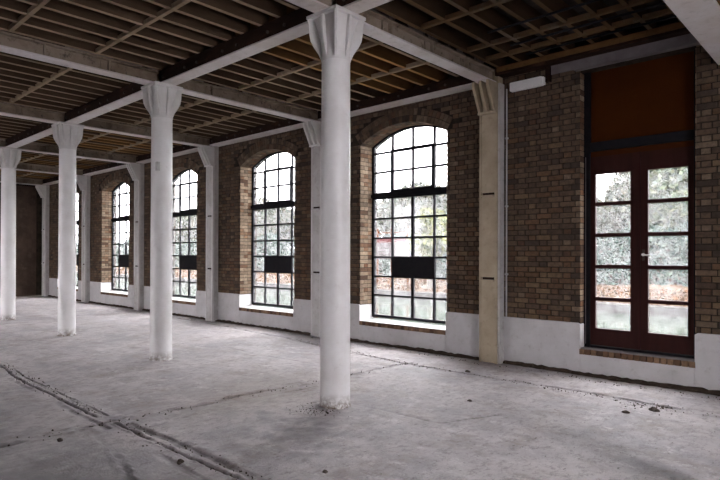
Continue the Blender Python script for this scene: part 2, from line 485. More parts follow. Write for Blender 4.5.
# reveals and arches: bricks on the jambs, voussoirs over each window
for xc in WIN_X:
    mb = MB()
    for s in (-1, 1):
        z = DADO; row = 0
        while z < SPRING-0.02:
            cuts_ = (YW+0.004, YW+0.11, YW+0.22, YG+0.02) if row % 2 else (YW+0.004, YW+0.215, YG+0.02)
            for p, q in zip(cuts_[:-1], cuts_[1:]):
                xa = xc+s*HW; xb = xc+s*(HW-0.008)
                mb.box(min(xa, xb)-0.001, max(xa, xb), p+0.004, q-0.005, z, min(z+BH, SPRING), brick_tint(2 if random.random() < .72 else 1), 0.0015)
            z += BH+BG; row += 1
    a0 = math.asin(HW/RAD); n = 27
    for k in range(n):
        t0 = -a0+2*a0*k/n; t1 = -a0+2*a0*(k+1)/n-0.0055
        for (y0, y1, ri, ro) in ((YW-0.004, YW+0.105, RAD-0.008, RAD+0.10), (YW-0.004, YW+0.04, RAD+0.11, RAD+0.215), (YW+0.113, YW+0.222, RAD-0.006, RAD+0.02), (YW+0.23, YG+0.02, RAD-0.007, RAD+0.02)):
            vs = []
            for yy in (y0, y1):
                for t, r_ in ((t0, ri), (t1, ri), (t1, ro), (t0, ro)):
                    vs.append((xc+r_*math.sin(t), yy, CROWN-RAD+r_*math.cos(t)))
            mb.add(vs, [(0, 1, 2, 3), (7, 6, 5, 4), (0, 4, 5, 1), (1, 5, 6, 2), (2, 6, 7, 3), (3, 7, 4, 0)], brick_tint(1 if y0 > YW and random.random() < .5 else 0))
    tag(mb.build('arch_brickwork', 'brick', wall), None, None, None, 'stuff')
mb = MB()
z = DADO; row = 0
while z < DZ1-0.02:                                     # jambs of the glazed door
    for s, xe in ((1, DX0), (-1, DX1)):
        for p, q in (((YW+0.004, YW+0.11), (YW+0.12, YW+0.25)) if row % 2 else ((YW+0.004, YW+0.25),)):
            mb.box(min(xe, xe+s*0.008), max(xe, xe+s*0.008), p, q, z, min(z+BH, DZ1), brick_tint(2 if random.random() < .5 else 1), 0.001)  # paler bricks carry the light on the door jamb in their colour
    z += BH+BG; row += 1
tag(mb.build('jamb_brickwork', 'brick', wall), None, None, None, 'stuff')

# white painted dado, one panel for each bay, stepping down into the openings
def dado(a, b, oa, ob, bottom):
    q = MB(); y0 = YW-0.018
    ch = 0.02
    q.prism_y([(a, 0), (a, DADO), (oa-ch, DADO), (oa+0.012, DADO-ch), (oa+0.012, bottom), (oa+0.012, 0)], y0, YG+0.01)
    q.prism_y([(b, 0), (b, DADO), (ob+ch, DADO), (ob-0.012, DADO-ch), (ob-0.012, bottom), (ob-0.012, 0)], y0, YG+0.01)
    q.box(oa+0.012, ob-0.012, y0, YG+0.01, 0, bottom)
    return q.build('painted_dado', 'dado', wall, bevel=0.006)
for i, xc in enumerate(WIN_X):
    dado(max(edges[4-i], XL), edges[5-i], xc-HW, xc+HW, SILL-0.075)
dado(-4.267, XR, DX0, DX1, DZ0-0.075)

# dirty mortar ledge along the foot of the wall
xs = np.arange(XL+0.1, XR, 0.06)
rings_ = []
for x in xs:
    w = 0.06+0.012*math.sin(x*2.1)+random.uniform(-0.018, 0.018); h = 0.038+0.006*math.sin(x*3.3+1)+random.uniform(-0.010, 0.010)
    rings_.append([(x, YW+0.01, -0.03), (x, YW-0.02-w, -0.03), (x, YW-0.02-w*0.9, 0.012+random.uniform(0, 0.012)), (x, YW-0.035, h), (x, YW+0.01, h+0.012)])
o = MB().rings(rings_).build('baseboard_back', 'soil'); tag(o, 'ragged dark dirt and broken mortar along the foot of the wall', None, None, 'structure')

# ------------------------------------------------------------------ arched windows
BARS_Z = [0.848, 1.194, 1.549, 1.900, 2.256]       # lower lights
TR0, TR1 = 2.605, 2.770                           # transom
UP_Z = [3.112, 3.468]
WZ0 = 0.465
labels_w = ['arched steel window nearest the camera, right of the front column', 'arched steel window second from the camera, left of the front column',
            'arched steel window partly behind the second column', 'arched steel window between the second and third columns', 'farthest arched steel window, mostly behind the third column']
def make_window(idx, xc):
    root = empty('window_%d' % (idx+1), (xc, YG, SILL)); tag(root, labels_w[idx], None, None, 'structure')
    W = HW-0.012; pw = (2*W-0.03)/4
    cx = [xc-W+0.015+pw*k for k in range(5)]
    # outer frame
    q = MB(); t = 0.045
    q.box(xc-W, xc-W+t, YG-0.03, YG+0.03, WZ0-0.03, SPRING)
    q.box(xc+W-t, xc+W, YG-0.03, YG+0.03, WZ0-0.03, SPRING)
    q.box(xc-W+t, xc+W-t, YG-0.03, YG+0.03, WZ0-0.03, WZ0+0.02)
    n = 24; vs = []
    for yy in (YG-0.03, YG+0.03):
        for rr_ in (RAD-0.004, RAD-0.035):
            for k in range(n+1):
                dx = (-W+2*W*k/n)
                vs.append((xc+dx, yy, arch_z(dx)-(RAD-rr_)))
    fs = []
    L = n+1
    for k in range(n):
        fs += [(k, k+1, L+k+1, L+k), (2*L+k+1, 2*L+k, 3*L+k, 3*L+k+1), (k+1, k, 2*L+k, 2*L+k+1), (L+k, L+k+1, 3*L+k+1, 3*L+k)]
    q.add(vs, fs)
    q.build('outer_frame', 'black_steel', root)
    MB().box(xc-W+t, xc+W-t, YG-0.045, YG+0.04, TR0+0.01, TR1-0.03).build('transom', 'black_steel', root, bevel=0.008)
    MB().box(xc-W-0.02, xc+W+0.02, YG-0.06, YG+0.03, TR0+0.045, TR1-0.065).build('transom_ledge', 'black_steel', root)
    # vertical bars, the middle one doubled in the lower lights
    for k in (1, 2, 3):
        b_ = 0.026 if k == 2 else 0.016
        MB().box(cx[k]-b_, cx[k]+b_, YG-0.022, YG+0.022, WZ0+0.02, TR0+0.02).build('glazing_bar', 'black_steel', root)
        MB().box(cx[k]-0.018, cx[k]+0.018, YG-0.02, YG+0.02, TR1-0.04, arch_z(cx[k]-xc)-0.03).build('glazing_bar', 'black_steel', root)
    for z in BARS_Z:
        MB().box(xc-W+t, xc+W-t, YG-0.018, YG+0.018, z-0.016, z+0.016).build('glazing_bar', 'black_steel', root)
    for z in UP_Z:
        MB().box(xc-W+t, xc+W-t, YG-0.018, YG+0.018, z-0.019, z+0.019).build('glazing_bar', 'black_steel', root)
    # opening casement
    q = MB(); a_, b_, c_, d_ = cx[1], cx[3], TR1-0.04, UP_Z[1]; w = 0.036
    q.box(a_-0.02, a_+w, YG-0.045, YG-0.012, c_, d_+0.03); q.box(b_-w, b_+0.02, YG-0.045, YG-0.012, c_, d_+0.03)
    q.box(a_+w, b_-w, YG-0.045, YG-0.012, d_-w*0.6, d_+0.03); q.box(a_+w, b_-w, YG-0.045, YG-0.012, c_, c_+w+0.01)
    cs = q.build('casement_frame', 'black_steel', root)
    MB().box(cx[2]-0.03, cx[2]+0.03, YG-0.075, YG-0.045, c_+0.03, c_+0.045).build('catch', 'bolt', cs)
    # panes, each its own sheet
    zl = [WZ0] + BARS_Z + [TR0+0.03]
    for r_ in range(6):
        for k in range(4):
            if r_ == 3-1+0 and False: pass
            if zl[r_] == BARS_Z[1] and k in (1, 2): continue      # blanked panes
            MB().box(cx[k]+0.004, cx[k+1]-0.004, YG-0.002, YG+0.002, zl[r_]+0.003, zl[r_+1]-0.003).build('pane', 'glass', root)
    zu = [TR1-0.05] + UP_Z
    for r_ in range(2):
        for k in range(4):
            MB().box(cx[k]+0.004, cx[k+1]-0.004, YG-0.002, YG+0.002, zu[r_]+0.003, zu[r_+1]-0.003).build('pane', 'glass', root)
    for k in range(4):
        xa, xb = cx[k]+0.004, cx[k+1]-0.004
        top = [(xb+(xa-xb)*j/6, max(arch_z(xb+(xa-xb)*j/6-xc)-0.012, UP_Z[1]+0.01)) for j in range(7)]
        MB().prism_y([(xa, UP_Z[1]+0.003), (xb, UP_Z[1]+0.003)]+top, YG-0.002, YG+0.002).build('pane', 'glass', root)
    MB().box(cx[1]-0.005, cx[3]+0.005, YG-0.03, YG-0.02, BARS_Z[1]-0.01, BARS_Z[2]+0.012).build('blank_panel', 'black_steel', root)
    # sill: sloped white top, row of bricks on edge along the front
    sl = MB().prism_x([(YW+0.09, SILL-0.075), (YG+0.0, SILL-0.075), (YG+0.0, SILL+0.02), (YW+0.09, SILL+0.004), (YW-0.015, SILL+0.002), (YW-0.015, SILL-0.008), (YW+0.09, SILL-0.008)], xc-HW+0.01, xc+HW-0.01).build('window_sill', 'sill_top', root)
    row_bricks(sl, xc-HW+0.012, xc+HW-0.012, SILL)
    return root

ROWM = []
def row_bricks(parent, xa, xb, ztop):
    if not ROWM:
        for i in range(8):
            q = MB(); t = brick_tint(1)
            q.box(-0.0325, 0.0325, 0, 0.105, -0.068, 0, tuple(v*1.15 for v in t), 0.002)
            ROWM.append(q.mesh('brick'))
    n = int((xb-xa)/0.0745); st = (xb-xa)/n
    for i in range(n):
        o = link('brick', random.choice(ROWM), 'brick', parent)
        o.location = Vector((xa+st*(i+0.5), YW-0.03+random.uniform(-0.003, 0.003), ztop-0.009))-wloc(parent)
for i, xc in enumerate(WIN_X):
    make_window(i, xc)

# ------------------------------------------------------------------ the glazed double door
door = empty('door_1', (-2.291, YW+0.12, DZ0)); tag(door, 'dark brown glazed double door with five panes a side under an orange board', None, None, 'structure')
yf = YW+0.17
q = MB(); t = 0.085
q.box(DX0, DX0+t, yf-0.05, yf+0.08, DZ0, DZ1); q.box(DX1-0.05, DX1, yf-0.05, yf+0.08, DZ0, DZ1)
q.box(DX0+t, DX1-0.05, yf-0.05, yf+0.08, 2.992, 3.114)
q.box(DX0+t, DX1-0.05, yf-0.04, yf+0.08, DZ0-0.01, DZ0+0.035)
q.build('door_frame', 'black_steel', door, bevel=0.006)
MB().box(DX0+0.028, DX0+0.036, yf-0.058, yf-0.05, 0.401, 2.921).build('edge_strip', 'lintel', door)
MB().box(DX0+0.02, DX1-0.02, yf+0.0, yf+0.03, 3.114, DZ1).build('overdoor_board', 'fanlight', door)
MB().box(DX0+t, DX1-0.05, yf-0.01, yf+0.03, 2.921, 2.992).build('head_rail', 'fanlight', door)
MB().box(DX0+0.01, DX1-0.01, YW-0.01, yf+0.05, DZ0-0.012, DZ0+0.006).build('threshold', 'lintel', door)
ROWS = [0.617, 1.011, 1.445, 1.864, 2.281, 2.682]
def leaf(x0, x1, g0, g1):
    lf = MB()
    lf.box(x0, g0, yf-0.02, yf+0.03, 0.391, 2.921); lf.box(g1, x1, yf-0.02, yf+0.03, 0.391, 2.921)
    lf.box(g0, g1, yf-0.02, yf+0.03, 0.391, ROWS[0]); lf.box(g0, g1, yf-0.02, yf+0.03, ROWS[5], 2.921)
    d = lf.build('door_leaf', 'door_brown', door)
    for z in ROWS[1:5]:
        MB().box(g0, g1, yf-0.015, yf+0.025, z-0.024, z+0.024).build('glazing_bar', 'door_brown', d)
    for a_, b_ in zip(ROWS[:-1], ROWS[1:]):
        MB().box(g0-0.003, g1+0.003, yf+0.003, yf+0.007, a_+0.012, b_-0.012).build('pane', 'glass', d)
    return d
leaf(DX0+t, -2.279, -2.827, -2.382)
d2 = leaf(-2.276, DX1-0.05, -2.172, -1.723)
MB().box(-2.298, -2.258, yf-0.035, yf-0.02, 0.391, 2.921).build('cover_strip', 'door_brown', door)
MB().box(-2.241, -2.210, yf-0.026, yf-0.02, 1.529, 1.671).build('handle_plate', 'bolt', d2)
h = MB(); h.tube((-2.225, yf-0.022, 1.605), (-2.225, yf-0.034, 1.605), 0.02); h.tube((-2.225, yf-0.03, 1.605), (-2.225, yf-0.075, 1.605), 0.011); h.tube((-2.230, yf-0.07, 1.607), (-2.124, yf-0.07, 1.590), 0.010)
h.build('lever_handle', 'chrome', d2, smooth=True)
sl = MB().box(DX0+0.012, DX1-0.012, YW+0.07, YW+0.12, DZ0-0.075, DZ0-0.012).build('door_sill', 'mortar', door)
row_bricks(sl, DX0+0.0, DX1-0.0, DZ0)

q = MB()
q.box(-3.353, XR, YW-0.07, YW-0.055, 4.089, 4.211); q.box(-3.353, XR, YW-0.055, YW, 4.191, 4.211)
q.box(-3.028, XR, YW-0.10, YW+0.0, 4.074, 4.089)
o = q.build('trim_1', 'lintel'); tag(o, 'grey painted steel channel lintel above the orange board', None, None, 'structure')

# ------------------------------------------------------------------ floor with cut trenches
def seg_dist(X, Y, pts):
    D = np.full(X.shape, 1e9)
    for (xa, ya), (xb, yb) in zip(pts[:-1], pts[1:]):
        dx, dy = xb-xa, yb-ya
        t = np.clip(((X-xa)*dx+(Y-ya)*dy)/(dx*dx+dy*dy), 0, 1)
        D = np.minimum(D, np.hypot(X-xa-t*dx, Y-ya-t*dy))
    return D
def vnoise(X, Y, s, seed):
    g = np.random.default_rng(seed).random((256, 256))
    x = X/s; y = Y/s
    xi = np.floor(x).astype(int); yi = np.floor(y).astype(int)
    u = x-xi; v = y-yi; u = u*u*(3-2*u); v = v*v*(3-2*v)
    G = lambda a, b: g[a % 256, b % 256]
    return (G(xi, yi)*(1-u)+G(xi+1, yi)*u)*(1-v)+(G(xi, yi+1)*(1-u)+G(xi+1, yi+1)*u)*v
xs = np.concatenate([np.arange(XL, -13, 0.08), np.arange(-13, -5.6, 0.03), np.arange(-5.6, -4.9, 0.012), np.arange(-4.9, 0.3, 0.028), np.arange(0.3, XR+0.1, 0.15)])
ys = np.concatenate([np.arange(YB, 0.9, 0.15), np.arange(0.9, 2.2, 0.026), np.arange(2.2, 2.56, 0.009), np.arange(2.56, 6.4, 0.028), np.arange(6.4, 6.75, 0.012), np.arange(6.75, YW+0.02, 0.028)])
X, Y = np.meshgrid(xs, ys, indexing='ij')
fb = sum(vnoise(X, Y, s, i+3)*a for i, (s, a) in enumerate(((1.3, .5), (.5, .25), (.2, .15), (.08, .1))))
fine = vnoise(X, Y, 0.11, 21)*0.6+vnoise(X, Y, 0.05, 22)*0.4
H = (fb-0.5)*0.016+(fine-0.5)*0.004
DIRT = np.zeros_like(X); BROWN = np.zeros_like(X); GREY = np.zeros_like(X)
def groove(pts, w, depth, dirt=1.0, patch=0.0, lip=0.0, seed=50):
    global H, DIRT
    jx = (vnoise(X, Y, 0.3, seed)-0.5)*w*1.6+(vnoise(X, Y, 0.09, seed+1)-0.5)*w*0.9
    d = np.abs(seg_dist(X+jx, Y+jx*0.7, pts))
    k = np.clip(1.15-d/w, 0, 1); k = np.clip(k*1.6, 0, 1)
    if patch:
        k = k*np.clip((vnoise(X, Y, 0.45, seed+2)-patch)*6, 0, 1)
    H -= depth*k*(0.6+0.8*fine)
    DIRT = np.maximum(DIRT, dirt*k*np.clip(fine*1.7, 0.25, 1))
    if lip:
        kl = np.exp(-((d-w*1.7)/(w*0.8))**2)
        H += lip*kl*np.clip(fine*2-0.7, 0, 1)
        DIRT = np.maximum(DIRT, 0.35*kl*np.clip(fine*2.4-1.0, 0, 1))
groove([(-11, 2.5), (-9.35, 2.45), (-8.2, 2.33), (-5.66, 2.31)], 0.017, 0.035, 1.0, 0.10, 0.006, 50)
groove([(-9.0, 2.50), (-8.1, 2.42), (-5.60, 2.40)], 0.010, 0.015, 0.75, 0.28, 0.010, 54)
groove([(-5.30, 2.33), (-4.0, 2.34), (-2.6, 2.40)], 0.016, 0.035, 0.95, 0.15, 0.008, 60)
groove([(-5.2, 2.42), (-4.0, 2.44), (-2.6, 2.5)], 0.045, 0.016, 0.55, 0.25, 0.012, 63)
groove([(-8.2, 2.25), (-5.5, 2.22), (-3.2, 2.2)], 0.03, 0.012, 0.5, 0.45, 0.0, 66)
groove([(-5.35, 1.2), (-5.40, 2.1), (-5.42, 2.6), (-5.28, 3.2), (-5.30, 4.0), (-5.22, 5.0), (-5.10, 6.6)], 0.035, 0.012, 0.55, 0.30, 0.012, 70)
groove([(-5.02, 2.9), (-5.08, 3.9), (-4.98, 5.4)], 0.02, 0.008, 0.45, 0.5, 0.0, 76)
groove([(-17, 7.2), (-12.1, 7.2), (-8.3, 6.95), (-6.9, 6.72), (-5.2, 6.52), (-3.6, 6.55), (-2.5, 6.62), (-1.2, 6.5), (1, 6.5)], 0.026, 0.016, 0.85, 0.22, 0.008, 80)
groove([(-4.05, 4.42), (-3.08, 4.45), (-2.8, 5.1)], 0.014, 0.006, 0.6, 0.2, 0, 90)
groove([(-5.36, 2.1), (-4.6, 2.0), (-3.9, 1.84), (-3.2, 1.7)], 0.02, 0.010, 0.35, 0.3, 0.008, 95)
groove([(-8.6, 5.6), (-7.2, 5.5), (-6.1, 5.6)], 0.02, 0.006, 0.4, 0.45, 0, 100)
groove([(-12.5, 5.3), (-9.2, 5.25), (-8.0, 5.4)], 0.015, 0.005, 0.35, 0.45, 0, 105)
BROWN = np.exp(-((X+5.28)/0.35)**2-((Y-3.75)/0.8)**2)*0.9*np.clip(fb*1.6-0.2, 0, 1)
BROWN = np.maximum(BROWN, np.exp(-((X+5.3)/0.9)**2-((Y-4.2)/1.0)**2)*0.35)
GREY = np.clip((2.75-Y-0.4*fb+0.25*np.clip(X+4.2, -1, 2))*1.1, 0, 1)*np.clip(0.15+0.5*fb+0.9*(fine-0.3), 0, 1)*np.clip(-(X+1.5), 0, 1)
GREY = np.maximum(GREY, np.exp(-((X+4.0)/0.9)**2-((Y-3.35)/0.75)**2)*np.clip(fine*2.4-0.95, 0, 1)*0.8)
for (cx_, cy_) in [(X0-BAY*i, YC) for i in range(4)]:
    rad_ = np.hypot(X-cx_, Y-cy_)
    kk = np.clip(1-(rad_-0.15)/0.16, 0, 1)
    DIRT = np.maximum(DIRT, kk*np.clip(fine*2.6-1.15, 0, 1)*0.8)
    H += np.where(kk > 0, kk*0.012*fine, 0)
near = np.clip(1-(YW-Y)/0.32, 0, 1)
DIRT = np.maximum(DIRT, near*np.clip(fine*2.0-0.5, 0, 1)*0.7)
nx, ny = len(xs), len(ys)
verts = np.stack([X, Y, H], -1).reshape(-1, 3)
ii, jj = np.meshgrid(np.arange(nx-1), np.arange(ny-1), indexing='ij')
b0 = (ii*ny+jj).ravel()
faces = np.stack([b0, b0+ny, b0+ny+1, b0+1], -1)
me = bpy.data.meshes.new('floor')
me.vertices.add(len(verts)); me.vertices.foreach_set('co', verts.ravel())
me.loops.add(faces.size); me.loops.foreach_set('vertex_index', faces.ravel().astype(np.int32))
me.polygons.add(len(faces)); me.polygons.foreach_set('loop_start', np.arange(0, faces.size, 4, dtype=np.int32))
me.polygons.foreach_set('use_smooth', np.ones(len(faces), bool))
me.update(calc_edges=True)
at = me.color_attributes.new('dirt', 'FLOAT_COLOR', 'POINT')
at.data.foreach_set('color', np.stack([DIRT, BROWN, GREY, np.ones_like(X)], -1).astype(np.float32).ravel())
floor = link('floor', me, 'floor'); tag(floor, 'worn grey concrete floor with broken trench lines and dirt', None, None, 'structure')

# ------------------------------------------------------------------ ceiling: boards, joists, battens
ceil = empty('ceiling', (-10, 2, ZD)); tag(ceil, 'open timber ceiling of boards on exposed joists', None, None, 'structure')
y = YB
i = 0
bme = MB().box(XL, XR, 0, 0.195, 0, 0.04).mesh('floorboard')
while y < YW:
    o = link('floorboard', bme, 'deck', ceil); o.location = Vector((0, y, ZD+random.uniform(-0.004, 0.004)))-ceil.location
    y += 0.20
jm = {}
for mname in ('joist', 'joist_orange', 'joist_washed', 'joist_dark'):
    for tag_, y0, y1 in (('a', YB, YC-0.002), ('b', YC+0.002, YW-0.02)):
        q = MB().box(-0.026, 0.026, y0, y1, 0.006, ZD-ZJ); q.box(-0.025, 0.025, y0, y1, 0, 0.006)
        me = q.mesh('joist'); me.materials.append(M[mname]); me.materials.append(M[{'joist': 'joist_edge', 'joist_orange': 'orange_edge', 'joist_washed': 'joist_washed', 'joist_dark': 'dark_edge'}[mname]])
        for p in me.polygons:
            p.material_index = 1 if p.index >= 6 else 0  # underside strip takes the paler slot, its brightness painted in
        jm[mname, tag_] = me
for b in range(-1, 6):
    for j in range(11):
        x = X0+0.0-BAY*b-BAY*(j+0.5)/11
        if not XL < x < XR-0.1: continue
        for tg in 'ab':
            mname = 'joist'
            if tg == 'b' and b == 0 and j in (2, 3, 4, 5): mname = 'joist_orange'
            if b in (2, 3, 4): mname = 'joist_orange' if (j % 3 != 1 and tg == 'b') else 'joist'
            if b == -1: mname = 'joist_dark'
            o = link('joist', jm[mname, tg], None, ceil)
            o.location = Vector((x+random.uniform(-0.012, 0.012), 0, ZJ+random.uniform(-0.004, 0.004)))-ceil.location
    for s in (-0.075, 0.075):                        # trimmers tight against each cross beam
        x = X0-BAY*b+s*1.9
        for tg in 'ab':
            o = link('trimmer', jm['joist_washed', tg], None, ceil); o.location = Vector((x, 0, ZJ+0.03))-ceil.location
    xa, xb = X0-BAY*(b+1)+0.17, X0-BAY*b-0.17
    if xa < XL: xa = XL+0.02
    lines = [0.05, 1.1, 2.14, 3.17, 5.47, 6.49]
    if b == -1: lines = [1.1, 2.14, 3.17, 5.47, 6.5, 6.98]
    for yl in lines:
        if xb-xa < 0.3: continue
        MB().box(xa, xb, yl-0.024, yl+0.024, ZJ-0.012, ZJ+0.045).build('batten', 'dark_edge' if b == -1 else 'joist_edge', ceil)
# two dark conduits under the joists of the door bay
for yl, zz in ((6.62, ZJ-0.03), (7.06, ZJ-0.028), (6.05, ZJ-0.03)):
    MB().tube((-3.5, yl, zz), (-0.6, yl, zz), 0.014).build('conduit', 'black_steel', ceil, smooth=True)

# steel cross beams, one on each column line
flabels = {-1: 'painted steel cross beam over the right end of the room', 0: 'painted steel cross beam over the nearest column', 1: 'painted steel cross beam over the second column',
           2: 'painted steel cross beam over the third column', 3: 'painted steel cross beam over the fourth column', 4: 'painted steel cross beam past the fourth column', 5: 'farthest painted steel cross beam by the end wall'}
for b in range(0, 6):
    x = X0-BAY*b
    root = empty('cross_beam', (x, YC, ZB)); tag(root, flabels[b], 'beam', 'steel cross beams')
    MB().box(x-0.10, x+0.10, YB+0.02, YW-0.02, ZB+0.001, ZB+0.022).build('bottom_flange', 'flange_white', root)
    MB().box(x-0.009, x+0.009, YB+0.02, YW-0.02, ZB+0.022, ZJ-0.018).build('web', 'beam_paint', root)
    MB().box(x-0.085, x+0.085, YB+0.02, YW-0.02, ZJ-0.018, ZJ).build('top_flange', 'beam_paint', root)
    for k in (-4, -3, -2, -1, 1, 2, 3):
        yk = YC+0.826*k
        for s in (-1, 1):
            MB().box(min(x+s*0.009, x+s*0.085), max(x+s*0.009, x+s*0.085), yk-0.008, yk+0.008, ZB+0.022, ZJ-0.018).build('stiffener', 'beam_paint', root)
            MB().box(min(x+s*0.009, x+s*0.03), max(x+s*0.009, x+s*0.03), yk-0.10, yk+0.03, ZB+0.03, ZJ-0.025).build('splice_plate', 'beam_paint', root)

# dark timber girders with white soffit between the columns
glabels = ['dark bolted girder from the nearest to the second column', 'dark bolted girder from the second to the third column', 'dark bolted girder from the third to the fourth column', 'dark bolted girder past the fourth column', 'farthest dark bolted girder by the end wall']
def girder(name, xa, xb, ya, yb, label, group, zb=ZB):
    root = empty(name, ((xa+xb)/2, (ya+yb)/2, zb)); tag(root, label, 'beam', group)
    MB().box(xa, xb, ya, yb, zb+0.02, ZJ-0.002).build('timber', 'girder_dark', root)
    MB().box(xa, xb, ya-0.004, min(yb+0.004, YW-0.002), zb+0.001, zb+0.02).build('soffit_plate', 'flange_white', root)
    x = xb-0.62; k = 0
    while x > xa+0.1:
        q = MB(); q.tube((x, ya, zb+0.085), (x, ya-0.018, zb+0.085), 0.02, 8); q.build('bolt', 'bolt', root)
        x -= 0.31 if k % 2 == 0 else 0.62; k += 1
    return root
for b in range(5):
    girder('column_girder', X0-BAY*(b+1)+0.105, X0-BAY*b-0.105, YC-0.10, YC+0.10, glabels[b], 'girders on the column row')
girder('column_girder', X0+0.105, XR-0.1, YC-0.10, YC+0.10, 'dark bolted girder right of the nearest column', 'girders on the column row')
wl = ['dark wall plate over the nearest arched window', 'dark wall plate over the second arched window', 'dark wall plate over the third arched window', 'dark wall plate over the fourth arched window', 'dark wall plate over the farthest arched window']
for b in range(5):
    girder('wall_girder', X0-BAY*(b+1)+0.105, X0-BAY*b-0.105, YW-0.25, YW-0.012, wl[b], 'wall plates over the windows', 4.15)
root = empty('wall_girder', (-2, YW-0.1, 4.215)); tag(root, 'rusty brown timber wall plate over the glazed door', 'beam', 'wall plates over the windows')
MB().box(X0+0.105, XR-0.1, YW-0.20, YW-0.012, 4.215, ZJ-0.002).build('timber', 'girder_dark', root)
MB().box(X0+0.15, XR-0.1, YW-0.23, YW-0.20, 4.25, ZJ-0.002).build('edge_batten', 'joist_orange', root)

# low painted beam over the right corner
root = empty('painted_beam', (-1.21, 2, 3.78)); tag(root, 'broad white painted beam crossing the top right corner', 'beam')
MB().box(-1.375, -1.05, YB+0.02, YW-0.03, 3.78, 4.02).build('beam_body', 'flange_white', root, bevel=0.008)
MB().box(-1.045, -1.02, YB+0.02, YW-0.03, 3.80, 4.00).build('edge_board', 'joist_orange', root)

# ------------------------------------------------------------------ cast iron columns
def make_column():
    root = empty('iron_column', (X0, YC, 0))
    prof = [(0.170, -0.03), (0.168, 0.02), (0.1600, 0.035), (0.1590, 0.3), (0.157, 1.5), (0.153, 3.0), (0.151, 3.66), (0.150, 3.74)]
    q = MB().lathe([(r, z) for r, z in prof], X0, YC, 48)
    q.build('shaft', 'column', root, smooth=True)
    # capital: bell going from round to square
    rs = []; n = 64
    for z, hw, sq in ((3.63, 0.150, 0), (3.65, 0.158, 0), (3.67, 0.154, 0), (3.72, 0.150, 0.0), (3.79, 0.153, 0.12), (3.87, 0.160, 0.3), (3.95, 0.168, 0.5), (4.02, 0.175, 0.7), (4.085, 0.185, 0.85)):
        ring = []
        for i in range(n):
            a = 2*PI*(i+0.5)/n; c, s_ = math.cos(a), math.sin(a)
            k = 1/max(abs(c), abs(s_)); k = 1+(k-1)*sq
            ring.append((X0+hw*k*c, YC+hw*k*s_, z))
        rs.append(ring)
    cap = MB().rings(rs).build('capital', 'white_iron', root, smooth=True)
    corner = [(0.10, 3.655), (0.158, 3.655), (0.186, 3.72), (0.236, 3.79), (0.272, 3.86), (0.284, 3.93), (0.289, 4.02), (0.305, 4.085), (0.10, 4.085)]
    mid = [(0.10, 3.655), (0.157, 3.655), (0.172, 3.72), (0.192, 3.80), (0.207, 3.88), (0.214, 3.96), (0.217, 4.085), (0.10, 4.085)]
    for k in range(8):
        a = PI/4*k+PI/4
        ax = (math.cos(a), math.sin(a), 0); nr = (-math.sin(a), math.cos(a), 0)
        MB().plate(corner if k % 2 == 0 else mid, (X0, YC, 0), ax, (0, 0, 1), nr, 0.036).build('rib', 'white_iron', cap, bevel=0.006)
    MB().box(X0-0.225, X0+0.225, YC-0.225, YC+0.225, 4.083, 4.12).build('abacus', 'white_iron', root, bevel=0.006)
    return root
clabels = ['tall white iron column nearest the camera, standing left of the first window', 'white iron column second from the camera, with a small plate on its shaft',
           'white iron column third from the camera', 'white iron column at the left edge, partly cut by the picture frame']
col0 = make_column()
tag(col0, clabels[0], 'column', 'row of cast iron columns')
for k in (1, 2, 3, 4):
    c = copy_tree(col0); c.location.x = X0-BAY*k
    if k < 4: c['label'] = clabels[k]
    else: c['label'] = 'white iron column beyond the left edge of the picture'
    if k == 1:
        a = math.radians(-20)
        px_, py_ = c.location.x+0.1535*math.cos(a-0.5), YC+0.1535*math.sin(a-0.5)
        q = MB(); q.box(c.location.x+0.085, c.location.x+0.135, YC-0.146, YC-0.10, 2.83, 2.96)
        q.build('fixing_plate', 'grey_iron', c)
c = copy_tree(col0); c.location.x = X0+BAY; c['label'] = 'white iron column beyond the right edge of the picture'

# ------------------------------------------------------------------ wall stanchions
def make_stanchion(mat, mat2):
    cx_, y0, y1 = -4.267, YW-0.175, YW-0.02
    root = empty('wall_stanchion', (cx_, YW, 0))
    q = MB()
    q.box(cx_-0.15, cx_+0.15, y0+0.045, y1, -0.02, 4.11)
    q.build('back_plate', mat, root)
    MB().box(cx_-0.15, cx_-0.12, y0, y0+0.046, -0.02, 3.72).build('side_flange', mat2, root, bevel=0.004)
    MB().box(cx_+0.105, cx_+0.15, y0-0.005, y0+0.046, -0.02, 3.72).build('side_flange', mat2, root, bevel=0.004)
    MB().box(cx_-0.119, cx_+0.104, y0+0.012, y0+0.046, 0.02, 1.21).build('panel', mat, root)
    MB().box(cx_-0.119, cx_+0.104, y0+0.006, y0+0.046, 1.266, 2.45).build('panel', mat, root)
    MB().box(cx_-0.119, cx_+0.104, y0+0.014, y0+0.046, 2.516, 3.72).build('panel', mat, root)
    for z in (1.225, 2.475):
        MB().box(cx_-0.10, cx_+0.104, y0-0.03, y0+0.04, z-0.022, z+0.004).build('ledge', mat, root)
        MB().box(cx_-0.10, cx_+0.104, y0+0.02, y0+0.046, z+0.005, z+0.04).build('joint', 'girder_dark', root)
    # bracket with three fins under the cross beam
    br = MB().prism_x([(y0+0.05, 3.72), (y0+0.02, 3.72), (y0-0.10, 4.07), (y0-0.10, 4.11), (y0+0.05, 4.11)], cx_-0.13, cx_+0.13)
    bro = br.build('bracket', mat, root)
    for dx in (-0.118, 0.0, 0.118):
        MB().prism_x([(y0+0.05, 3.705), (y0-0.06, 3.705), (y0-0.235, 4.05), (y0-0.235, 4.119), (y0+0.05, 4.119)], cx_+dx-0.02, cx_+dx+0.02).build('fin', mat2, bro, bevel=0.004)
    MB().box(cx_-0.15, cx_+0.15, y0-0.055, y0+0.046, 3.675, 3.71).build('bracket_shelf', mat2, root, bevel=0.004)
    MB().box(cx_+0.06, cx_+0.15, y0+0.03, y1, 4.11, ZJ).build('beam_stop', mat, root)
    return root
